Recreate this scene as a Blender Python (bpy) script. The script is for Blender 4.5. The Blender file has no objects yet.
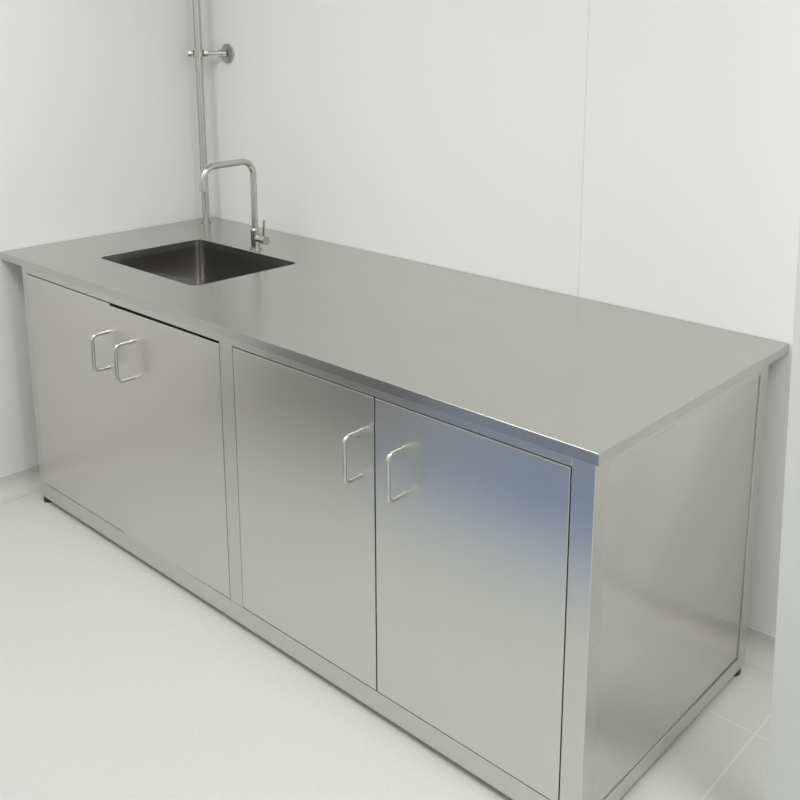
import bpy, bmesh
from math import *
from mathutils import Vector, Matrix
S=bpy.context.scene
COL=S.collection
try:
    S.view_settings.view_transform='Standard'
except Exception: pass

# ------------------------------------------------------------ materials
def newmat(n):
    m=bpy.data.materials.new(n); m.use_nodes=True
    nt=m.node_tree; b=nt.nodes['Principled BSDF']
    return m,nt,b
def ramp(nt,src,p0,c0,p1,c1):
    r=nt.nodes.new('ShaderNodeValToRGB'); r.color_ramp.elements[0].position=p0; r.color_ramp.elements[0].color=c0
    r.color_ramp.elements[1].position=p1; r.color_ramp.elements[1].color=c1
    nt.links.new(src,r.inputs[0]); return r
def noise(nt,scale,vec=(1,1,1),detail=4,coord='Object'):
    tc=nt.nodes.new('ShaderNodeTexCoord'); mp=nt.nodes.new('ShaderNodeMapping'); mp.inputs['Scale'].default_value=vec
    nt.links.new(tc.outputs[coord],mp.inputs[0])
    n=nt.nodes.new('ShaderNodeTexNoise'); n.inputs['Scale'].default_value=scale; n.inputs['Detail'].default_value=detail
    nt.links.new(mp.outputs[0],n.inputs['Vector']); return n
def steel(name,col,rough,grain=(300,4,4),var=.03,rv=.02,cloud=3,wave=0,wsc=3):
    """satin stainless: fine brushed colour grain, soft roughness clouds, slight sheet waviness"""
    m,nt,b=newmat(name); b.inputs['Metallic'].default_value=1
    n=noise(nt,1,grain,2)
    n2=noise(nt,cloud,(1,1,1),1.0)
    lo=tuple(c*(1-var) for c in col)+(1,); hi=tuple(min(1,c*(1+var)) for c in col)+(1,)
    r=ramp(nt,n.outputs[0],.3,lo,.7,hi); nt.links.new(r.outputs[0],b.inputs['Base Color'])
    r2=ramp(nt,n2.outputs[0],.15,(rough-rv,)*3+(1,),.85,(rough+rv,)*3+(1,)); nt.links.new(r2.outputs[0],b.inputs['Roughness'])
    if wave:
        n3=noise(nt,wsc,(1,1,1),0); bp=nt.nodes.new('ShaderNodeBump'); bp.inputs['Strength'].default_value=1
        bp.inputs['Distance'].default_value=wave
        nt.links.new(n3.outputs[0],bp.inputs['Height']); nt.links.new(bp.outputs[0],b.inputs['Normal'])
    return m
M_top=steel('worktop_steel',(.56,.553,.54),.23,(6,300,6),.02,.05,3,.001,2)
M_door=steel('door_steel',(.66,.65,.62),.30,(350,350,12),.01,.04,2.2)
M_frame=steel('frame_steel',(.63,.622,.60),.28,(30,30,30),.01,.015)
M_side=steel('side_steel',(.63,.625,.61),.19,(12,350,350),.015,.05,2.5,.018,3.4)
M_sink=steel('sink_steel',(.66,.65,.635),.18,(150,150,8),.03,.02)
M_handle=steel('handle_steel',(.60,.59,.575),.30,(40,40,40),.02,.02)
M_tube=steel('tube_steel',(.54,.53,.51),.25,(40,40,40),.02,.02)
def paint(name,col,rough=.5,var=.015,scale=3,spec=.5):
    m,nt,b=newmat(name)
    n=noise(nt,scale)
    r=ramp(nt,n.outputs[0],.3,tuple(c*(1-var) for c in col)+(1,),.7,tuple(min(1,c*(1+var)) for c in col)+(1,))
    nt.links.new(r.outputs[0],b.inputs['Base Color']); b.inputs['Roughness'].default_value=rough
    b.inputs['Specular IOR Level'].default_value=spec
    return m
M_dark=paint('black_rubber',(.02,.02,.02),.6)
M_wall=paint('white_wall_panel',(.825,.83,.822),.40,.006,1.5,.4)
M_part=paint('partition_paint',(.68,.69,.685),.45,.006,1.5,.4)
M_seam=paint('panel_joint',(.76,.765,.755),.5)
M_cove=paint('cove_vinyl',(.66,.66,.63),.5)
M_ceil=paint('ceiling_white',(.82,.82,.82),.7)
M_blue=paint('reflected_blue',(.06,.30,.90),.5)  # for the added block that puts the blue band in the doors
M_grey=paint('reflected_grey',(.13,.13,.14),.6)  # for the added block that darkens the reflection further left
M_blocktop=paint('reflected_mid_grey',(.26,.29,.34),.6)  # upper part of the blue block, greys the reflection above the band
# floor
def floor_mat():
    m,nt,b=newmat('floor_vinyl')
    n=noise(nt,90,(1,1,1),5); n2=noise(nt,1.5)
    r=ramp(nt,n.outputs[0],.35,(.645,.658,.622,1),.65,(.67,.683,.647,1))
    tc=nt.nodes.new('ShaderNodeTexCoord'); sp=nt.nodes.new('ShaderNodeSeparateXYZ'); nt.links.new(tc.outputs['Object'],sp.inputs[0])
    outs=[]
    for ax,off in (('X',.11),('Y',.557)):
        a=nt.nodes.new('ShaderNodeMath'); a.operation='SUBTRACT'; a.inputs[1].default_value=off; nt.links.new(sp.outputs[ax],a.inputs[0])
        w=nt.nodes.new('ShaderNodeMath'); w.operation='ABSOLUTE'; nt.links.new(a.outputs[0],w.inputs[0])
        c=nt.nodes.new('ShaderNodeMath'); c.operation='LESS_THAN'; c.inputs[1].default_value=.0022; nt.links.new(w.outputs[0],c.inputs[0]); outs.append(c)
    mx=nt.nodes.new('ShaderNodeMath'); mx.operation='MAXIMUM'; nt.links.new(outs[0].outputs[0],mx.inputs[0]); nt.links.new(outs[1].outputs[0],mx.inputs[1])
    mi=nt.nodes.new('ShaderNodeMix'); mi.data_type='RGBA'; nt.links.new(mx.outputs[0],mi.inputs['Factor'])
    nt.links.new(r.outputs[0],mi.inputs['A']); mi.inputs['B'].default_value=(.75,.755,.74,1)
    nt.links.new(mi.outputs['Result'],b.inputs['Base Color'])
    r2=ramp(nt,n2.outputs[0],.3,(.38,)*3+(1,),.7,(.46,)*3+(1,)); nt.links.new(r2.outputs[0],b.inputs['Roughness'])
    b.inputs['Specular IOR Level'].default_value=.4
    return m
M_floor=floor_mat()

# ------------------------------------------------------------ helpers
def mk(name,bm,mat,parent=None,smooth=False,loc=None):
    me=bpy.data.meshes.new(name); bmesh.ops.recalc_face_normals(bm,faces=bm.faces)
    bm.to_mesh(me); bm.free(); me.materials.append(mat)
    if smooth:
        for p in me.polygons: p.use_smooth=True
        try: me.set_sharp_from_angle(angle=radians(35))
        except Exception: pass
    o=bpy.data.objects.new(name,me); COL.objects.link(o)
    if loc: 
        for v in me.vertices: v.co-=Vector(loc)
        o.location=loc
    if parent:
        o.parent=parent
        o.location=Vector(o.location)-wl(parent)
    return o
def wl(o):
    v=Vector(o.location)
    while o.parent: o=o.parent; v+=Vector(o.location)
    return v
def box(bm,x0,x1,y0,y1,z0,z1,bev=0):
    r=bmesh.ops.create_cube(bm,size=1)
    vs=r['verts']
    for v in vs:
        v.co=Vector((x0+(v.co.x+.5)*(x1-x0),y0+(v.co.y+.5)*(y1-y0),z0+(v.co.z+.5)*(z1-z0)))
    if bev:
        es=list({e for v in vs for e in v.link_edges})
        bmesh.ops.bevel(bm,geom=es,offset=bev,segments=2,affect='EDGES',profile=.5)
def cyl(bm,c,ax,r,h,seg=28,r2=None):
    ax=Vector(ax).normalized()
    q=Vector((0,0,1)).rotation_difference(ax).to_matrix().to_4x4()
    bmesh.ops.create_cone(bm,cap_ends=True,segments=seg,radius1=r,radius2=r if r2 is None else r2,depth=h,
        matrix=Matrix.Translation(Vector(c)+ax*h/2)@q)
def fillet(pts,rad,n=8):
    out=[Vector(pts[0])]
    for i in range(1,len(pts)-1):
        a,b,c=Vector(pts[i-1]),Vector(pts[i]),Vector(pts[i+1])
        u=(a-b).normalized(); w=(c-b).normalized(); ang=u.angle(w)
        t=rad/tan(ang/2); p0=b+u*t; p1=b+w*t
        cen=b+(u+w).normalized()*(rad/sin(ang/2))
        for k in range(n+1):
            s=k/n; th=pi-ang; v=((p0-cen)*sin((1-s)*th)+(p1-cen)*sin(s*th))/sin(th)
            out.append(cen+v)
    out.append(Vector(pts[-1])); return out
def tube(bm,pts,r,seg=16):
    rings=[]; prev=None
    for i,p in enumerate(pts):
        t=((pts[min(i+1,len(pts)-1)]-pts[max(i-1,0)])).normalized()
        if prev is None:
            n=t.orthogonal().normalized()
        else:
            n=(prev-t*prev.dot(t)).normalized()
        prev=n; b=t.cross(n)
        rings.append([bm.verts.new(p+(n*cos(2*pi*k/seg)+b*sin(2*pi*k/seg))*r) for k in range(seg)])
    for a,b in zip(rings,rings[1:]):
        for k in range(seg): bm.faces.new((a[k],a[(k+1)%seg],b[(k+1)%seg],b[k]))
    bm.faces.new(rings[0]); bm.faces.new(rings[-1][::-1])
def rrect(x0,x1,y0,y1,r,n=6):
    out=[]
    for cx,cy,a0 in ((x1-r,y1-r,0),(x0+r,y1-r,90),(x0+r,y0+r,180),(x1-r,y0+r,270)):
        for k in range(n+1):
            a=radians(a0+90*k/n); out.append((cx+r*cos(a),cy+r*sin(a)))
    return out
def empty(name,loc,label,cat):
    o=bpy.data.objects.new(name,None); COL.objects.link(o); o.location=loc; o['label']=label; o['category']=cat
    o.empty_display_size=.1; return o
def struct(o,label):
    o['kind']='structure'; o['label']=label; o['category']=o.name.split('_')[0]; return o

# ------------------------------------------------------------ room
XL,YB=-2.317,.8402
XR,YF,ZC=1.9,-3.0,2.55
def sbox(name,mat,label,*b):
    bm=bmesh.new(); box(bm,*b); return struct(mk(name,bm,mat),label)
sbox('floor',M_floor,'pale grey-green speckled vinyl floor with thin welded seams',XL-.1,XR+.1,YF-.1,YB+.1,-.1,0)
sbox('ceiling',M_ceil,'plain white ceiling',XL-.1,XR+.1,YF-.1,YB+.1,ZC,ZC+.1)
sbox('wall_left',M_wall,'smooth white wall panel beside the sink end',XL-.1,XL,YF-.1,YB+.1,0,ZC)
sbox('wall_back',M_wall,'smooth white wall panels behind the worktop',XL,XR+.1,YB,YB+.1,0,ZC)
sbox('wall_front',M_wall,'plain white wall',XL,XR+.1,YF-.1,YF,0,ZC)
sbox('wall_outer',M_wall,'plain white wall',XR,XR+.1,YF,YB,0,ZC)
# projecting wall end (slightly out of plumb edge)
bm=bmesh.new()
y0,y1=.25,.31; xe=.34
vs=[bm.verts.new(c) for c in [(.264,y0,0),(xe,y0,0),(xe,y1,0),(.264,y1,0),(.193,y0,ZC),(xe,y0,ZC),(xe,y1,ZC),(.193,y1,ZC)]]
for f in [(0,1,2,3),(4,5,6,7),(0,1,5,4),(1,2,6,5),(2,3,7,6),(3,0,4,7)]: bm.faces.new([vs[i] for i in f])
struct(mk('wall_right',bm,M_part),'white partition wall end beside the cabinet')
# panel joint
sbox('trim_1',M_seam,'thin vertical joint between the wall panels',-.6045,-.6015,YB-.0008,YB+.002,.08,ZC)
# cove baseboards
def cove(name,p0,p1,inward,label,r=.05):
    bm=bmesh.new(); p0=Vector(p0); p1=Vector(p1); inn=Vector(inward); n=10
    prof=[(0,0),(r+.002,0),(r+.002,.001)]+[(.0015+r-r*sin(radians(90*k/n)),.001+r-r*cos(radians(90*k/n))) for k in range(0,n+1)]+[(.0015,.07),(0,.0708)]
    A=[bm.verts.new(p0+inn*a+Vector((0,0,b))) for a,b in prof]; B=[bm.verts.new(p1+inn*a+Vector((0,0,b))) for a,b in prof]
    m=len(prof)
    for k in range(m): bm.faces.new((A[k],A[(k+1)%m],B[(k+1)%m],B[k]))
    bm.faces.new(A); bm.faces.new(B[::-1])
    return struct(mk(name,bm,M_cove,smooth=True),label)
cove('baseboard_back',(XL,YB,0),(XR,YB,0),(0,-1,0),'coved off-white vinyl skirting along the back wall')
cove('baseboard_left',(XL,YF,0),(XL,YB,0),(1,0,0),'coved off-white vinyl skirting along the side wall')

# ------------------------------------------------------------ cabinet
H,T=.85,.0235
X0,X1=-2.192,-.009; Y0,Y1=.0116,.755; ZB,ZT=.018,H-T
cab=empty('sink_cabinet',((X0+X1)/2,(Y0+Y1)/2,0),'long stainless steel floor cabinet with four hinged doors','cabinet')
bm=bmesh.new(); b=.001
PW=.051
box(bm,X1-PW,X1,Y0,Y0+.045,ZB,ZT,b)
box(bm,X0,X0+.032,Y0,Y0+.045,ZB,ZT,b)
box(bm,X1-.04,X1,Y1-.038,Y1,ZB,ZT,b)
box(bm,X0,X0+.032,Y1-.038,Y1,ZB,ZT,b)
box(bm,-1.134,-1.080,Y0,Y0+.04,ZB+.054,ZT-.023,b)
box(bm,X0+.032,X1-PW,Y0,Y0+.04,ZB,ZB+.054,b)
box(bm,X0+.032,X1-PW,Y0,Y0+.04,ZT-.0245,ZT,b)
box(bm,X1-.04,X1,Y0+.045,Y1-.038,ZB,ZB+.036,b)
box(bm,X1-.04,X1,Y0+.045,Y1-.038,ZT-.024,ZT,b)
box(bm,X0,X0+.032,Y0+.045,Y1-.038,ZB,ZB+.036,b)
box(bm,X0,X0+.032,Y0+.045,Y1-.038,ZT-.024,ZT,b)
box(bm,X0+.032,X1-.04,Y1-.034,Y1,ZB,ZB+.036,b)
box(bm,X0+.032,X1-.04,Y1-.034,Y1,ZT-.018,ZT,b)
mk('frame',bm,M_frame,cab,loc=((X0+X1)/2,(Y0+Y1)/2,0))
for xs in ((X1-.013,X1-.004),(X0+.004,X0+.013)):
    bm=bmesh.new(); box(bm,xs[0],xs[1],Y0+.0462,Y1-.0392,ZB+.0372,ZT-.0252,.0006)
    mk('side_panel',bm,M_side,cab,loc=(sum(xs)/2,.38,.4))
bm=bmesh.new(); box(bm,X0+.034,X1-.042,Y1-.012,Y1-.004,ZB+.038,ZT-.020)
mk('back_panel',bm,M_side,cab,loc=(-1.1,Y1-.008,.4))
bm=bmesh.new(); box(bm,X0+.034,X1-.042,Y0+.042,Y1-.040,ZB+.03,ZB+.036)
mk('bottom_panel',bm,M_side,cab,loc=(-1.1,.38,ZB+.033))
for fx in (X0+.02,X1-.022):
    for fy in (Y0+.02,Y1-.022):
        bm=bmesh.new(); cyl(bm,(fx,fy,0),(0,0,1),.021,.012); cyl(bm,(fx,fy,.011),(0,0,1),.011,.009)
        o=mk('foot',bm,M_dark,cab,True,loc=(fx,fy,0)); o['label']='black rubber levelling foot'
DZ0,DZ1=.0745,.7995
def door(x0,x1,hx,hinge,ang,ztop=DZ1):
    bm=bmesh.new(); box(bm,x0,x1,Y0-.0008,Y0+.020,DZ0,ztop,.0012)
    pv=(hinge,Y0+.01,DZ0)
    d=mk('door',bm,M_door,cab,loc=pv)
    bm=bmesh.new(); yo=Y0-.0008; za,zb=.600,.708; pr=.048
    pts=fillet([(hx,yo,zb),(hx,yo-pr,zb),(hx,yo-pr,za),(hx,yo,za)],.014,7)
    tube(bm,pts,.0052,14)
    for z in (za,zb): cyl(bm,(hx,yo+.0,z),(0,-1,0),.0066,.004)
    h=mk('handle',bm,M_handle,d,True,loc=(hx,yo,(za+zb)/2)); h['label']='bent round steel bow handle'
    d.rotation_euler=(0,0,radians(ang))
door(-2.158,-1.6605,-1.682,-2.158,0)
door(-1.656,-1.1360,-1.552,-1.1375,.5,.796)
door(-1.0775,-.5765,-.620,-1.0775,0)
door(-.5725,-.0625,-.486,-.0625,0)

# ------------------------------------------------------------ worktop
SX0,SX1,SY0,SY1=-2.008,-1.480,.180,.567
wx0,wx1,wy0,wy1=-2.315,.003,0,.838
bm=bmesh.new()
c=.0002
def loop(pts,z): return [bm.verts.new((x,y,z)) for x,y in pts]
def rect(d): return [(wx1-d,wy1-d),(wx0+d,wy1-d),(wx0+d,wy0+d),(wx1-d,wy0+d)]
hp=rrect(SX0,SX1,SY0,SY1,.024); hp2=rrect(SX0-.0015,SX1+.0015,SY0-.0015,SY1+.0015,.0255)
ot=loop(rect(c),H); om=loop(rect(0),H-c); ob=loop(rect(0),H-T)
it=loop(hp2,H); im=loop(hp,H-.001); ib=loop(hp,H-T)
def bridge(a,b):
    n=len(a)
    for k in range(n): bm.faces.new((a[k],a[(k+1)%n],b[(k+1)%n],b[k]))
bridge(ot,om); bridge(om,ob); bridge(it,im); bridge(im,ib)
for o_,i_ in ((ot,it),(ob,ib)):
    es=set()
    for lp in (o_,i_):
        for k in range(len(lp)):
            es.add(bm.edges.get((lp[k],lp[(k+1)%len(lp)])))
    bmesh.ops.triangle_fill(bm,use_beauty=True,edges=list(es))
wt=mk('worktop',bm,M_top,loc=(-1.16,.42,H-T))
wt['label']='brushed stainless steel worktop with rectangular sink cutout'; wt['category']='worktop'

# ------------------------------------------------------------ sink
sk=empty('sink',((SX0+SX1)/2,(SY0+SY1)/2,.58),'rectangular undermount stainless steel sink bowl in the worktop','sink')
bm=bmesh.new()
zt=H-T-.0005
def ring(off,z,r): return [bm.verts.new((x,y,z)) for x,y in rrect(SX0-off,SX1+off,SY0-off,SY1+off,r)]
rings=[ring(.018,zt-.003,.04),ring(.018,zt,.04),ring(.001,zt,.025),ring(-.001,.64,.025),ring(-.003,.615,.025),ring(-.010,.597,.025),ring(-.022,.588,.025),ring(-.03,.586,.025)]
rings2=[ring(.005,zt-.003,.027),ring(.003,.64,.027),ring(-.004,.59,.027),ring(-.03,.583,.025)]
for a,b_ in zip(rings,rings[1:]): bridge(a,b_)
for a,b_ in zip(rings2,rings2[1:]): bridge(a,b_)
bridge(rings2[0],rings[0])
bm.faces.new(rings[-1]); bm.faces.new(rings2[-1])
mk('basin',bm,M_sink,sk,True,loc=tuple(sk.location))
bm=bmesh.new(); dx,dy=(SX0+SX1)/2,(SY0+SY1)/2+.05
cyl(bm,(dx,dy,.5862),(0,0,1),.045,.003,36); cyl(bm,(dx,dy,.5892),(0,0,1),.028,.004,30,.02)
o=mk('drain',bm,M_tube,sk,True,loc=(dx,dy,.586)); o['label']='round steel drain strainer'

# ------------------------------------------------------------ faucet
FX,FY=-1.740,.603
fa=empty('faucet',(FX,FY,H),'brushed steel swan-neck mixer tap behind the sink','faucet')
bm=bmesh.new(); cyl(bm,(FX,FY,H),(0,0,1),.021,.005,32); cyl(bm,(FX,FY,H+.004),(0,0,1),.0155,.062,32)
cyl(bm,(FX,FY,H+.066),(0,0,1),.0155,.006,32,.0115)
mk('body',bm,M_tube,fa,True,loc=(FX,FY,H))
bm=bmesh.new()
pts=fillet([(FX,FY,H+.06),(FX,FY,1.150),(FX,.405,1.145),(FX,.405,1.075)],.045,10)
tube(bm,pts,.0105,20); cyl(bm,(FX,.405,1.070),(0,0,1),.0125,.02,24)
mk('spout',bm,M_tube,fa,True,loc=(FX,FY,H+.07))
bm=bmesh.new()
cyl(bm,(FX+.012,FY,H+.036),(1,0,0),.0145,.046,28)
lz=[Vector((FX+.044,FY,H+.045)),Vector((FX+.050,FY,H+.105))]
tube(bm,lz,.004,14)
mk('lever',bm,M_tube,fa,True,loc=(FX+.016,FY,H+.042))

# ------------------------------------------------------------ water pipe
PX,PY=-2.238,.757
pi_=empty('water_pipe',(PX,PY,H),'vertical stainless steel pipe standing in the worktop corner','pipe')
bm=bmesh.new(); cyl(bm,(PX,PY,H),(0,0,1),.0135,ZC-H,28)
mk('pipe',bm,M_tube,pi_,True,loc=(PX,PY,H))
bm=bmesh.new(); cyl(bm,(PX,PY,H),(0,0,1),.02,.004,28); 
mk('flange',bm,M_tube,pi_,True,loc=(PX,PY,H))
bm=bmesh.new(); zc=1.482
WX=PX+.068
dv=Vector((WX-PX,YB-.004-PY,0)); ln=dv.length; dv.normalize(); P0=Vector((PX,PY,zc))
cyl(bm,(PX,PY,zc-.013),(0,0,1),.0205,.026,28)
cyl(bm,P0-dv*.038,dv,.0075,.038+ln-.004,18)
cyl(bm,P0-dv*.036,dv,.012,.011,6)
cyl(bm,P0+dv*.020,dv,.012,.014,6)
cyl(bm,P0+dv*(ln-.034),dv,.013,.030,24)
cyl(bm,(WX,YB-.009,zc),(0,1,0),.035,.009,36)
o=mk('wall_bracket',bm,M_tube,pi_,True,loc=(WX,YB,zc)); o['label']='steel pipe clamp with round wall plate'

# ------------------------------------------------------------ unseen blocks added to tint the door reflections
def reflect_block(name,label,cat,x0,x1,y0,y1,h,hl,mat,mat2):
    e=empty(name,((x0+x1)/2,(y0+y1)/2,0),label,cat)
    bm=bmesh.new()
    A=[bm.verts.new((x,y,0)) for x,y in rrect(x0+.01,x1-.01,y0+.01,y1-.01,.03)]
    B=[bm.verts.new((x,y,hl)) for x,y in rrect(x0,x1,y0,y1,.03)]
    n=len(A)
    for k in range(n): bm.faces.new((A[k],A[(k+1)%n],B[(k+1)%n],B[k]))
    bm.faces.new(A); bm.faces.new(B)
    mk('base',bm,mat,e,loc=tuple(e.location))
    bm=bmesh.new(); box(bm,x0-.008,x1+.008,y0-.008,y1+.008,hl,h,.008)
    mk('top',bm,mat2,e,loc=((x0+x1)/2,(y0+y1)/2,hl))
reflect_block('storage_box','unseen blue block, added for the door reflection, with grey lid','box',-1.40,-.34,-1.6,-.98,.32,.22,M_blue,M_blocktop)  # added out of view, sized for the blue band on the right doors
reflect_block('storage_box','unseen dark grey block, added for the door reflection','box',-2.2,-1.45,-1.6,-1.02,.34,.31,M_grey,M_grey)  # added out of view for the darker tone along the door tops

# ------------------------------------------------------------ lights
def lamp(x,y,sx,sy,pw):
    e=empty('ceiling_light',(x,y,ZC),'recessed white fluorescent ceiling light panel','light')
    e['group']='fluorescent ceiling panels'
    bm=bmesh.new(); box(bm,x-sx/2-.02,x+sx/2+.02,y-sy/2-.02,y+sy/2+.02,ZC-.015,ZC-.001,.003)
    mk('housing',bm,M_ceil,e,loc=(x,y,ZC-.01))
    ld=bpy.data.lights.new('lamp','AREA'); ld.shape='RECTANGLE'; ld.size=sx; ld.size_y=sy; ld.energy=pw; ld.color=(1,.992,.972)
    lo=bpy.data.objects.new('lamp',ld); COL.objects.link(lo); lo.parent=e; lo.location=(0,0,-.02)
lamp(-1.2,-.9,1.2,.6,25.5)
lamp(1.05,-.1,1.2,.6,28.5)
lamp(-.9,-2.4,1.2,.3,11.5)
w=bpy.data.worlds.new('world'); S.world=w; w.use_nodes=True
w.node_tree.nodes['Background'].inputs[0].default_value=(1,1,1,1); w.node_tree.nodes['Background'].inputs[1].default_value=.3

# ------------------------------------------------------------ camera
yaw,pit,rol,f,u0,v0=-0.7208,0.2165,0.0073,982.386,444.525,240.443
fw=Vector((sin(yaw)*cos(pit),cos(yaw)*cos(pit),-sin(pit)))
r=Vector((cos(yaw),-sin(yaw),0)); u=r.cross(fw)
r2=r*cos(rol)+u*sin(rol); u2=-r*sin(rol)+u*cos(rol)
cd=bpy.data.cameras.new('camera'); cam=bpy.data.objects.new('camera',cd); COL.objects.link(cam)
m=Matrix((r2,u2,-fw)).transposed().to_4x4(); m.translation=Vector((0.8649,-1.3996,1.5923)); cam.matrix_world=m
cd.sensor_width=36; cd.lens=f*36/800; cd.shift_x=(400-u0)/800; cd.shift_y=-(400-v0)/800
cd.clip_start=.02
S.camera=cam
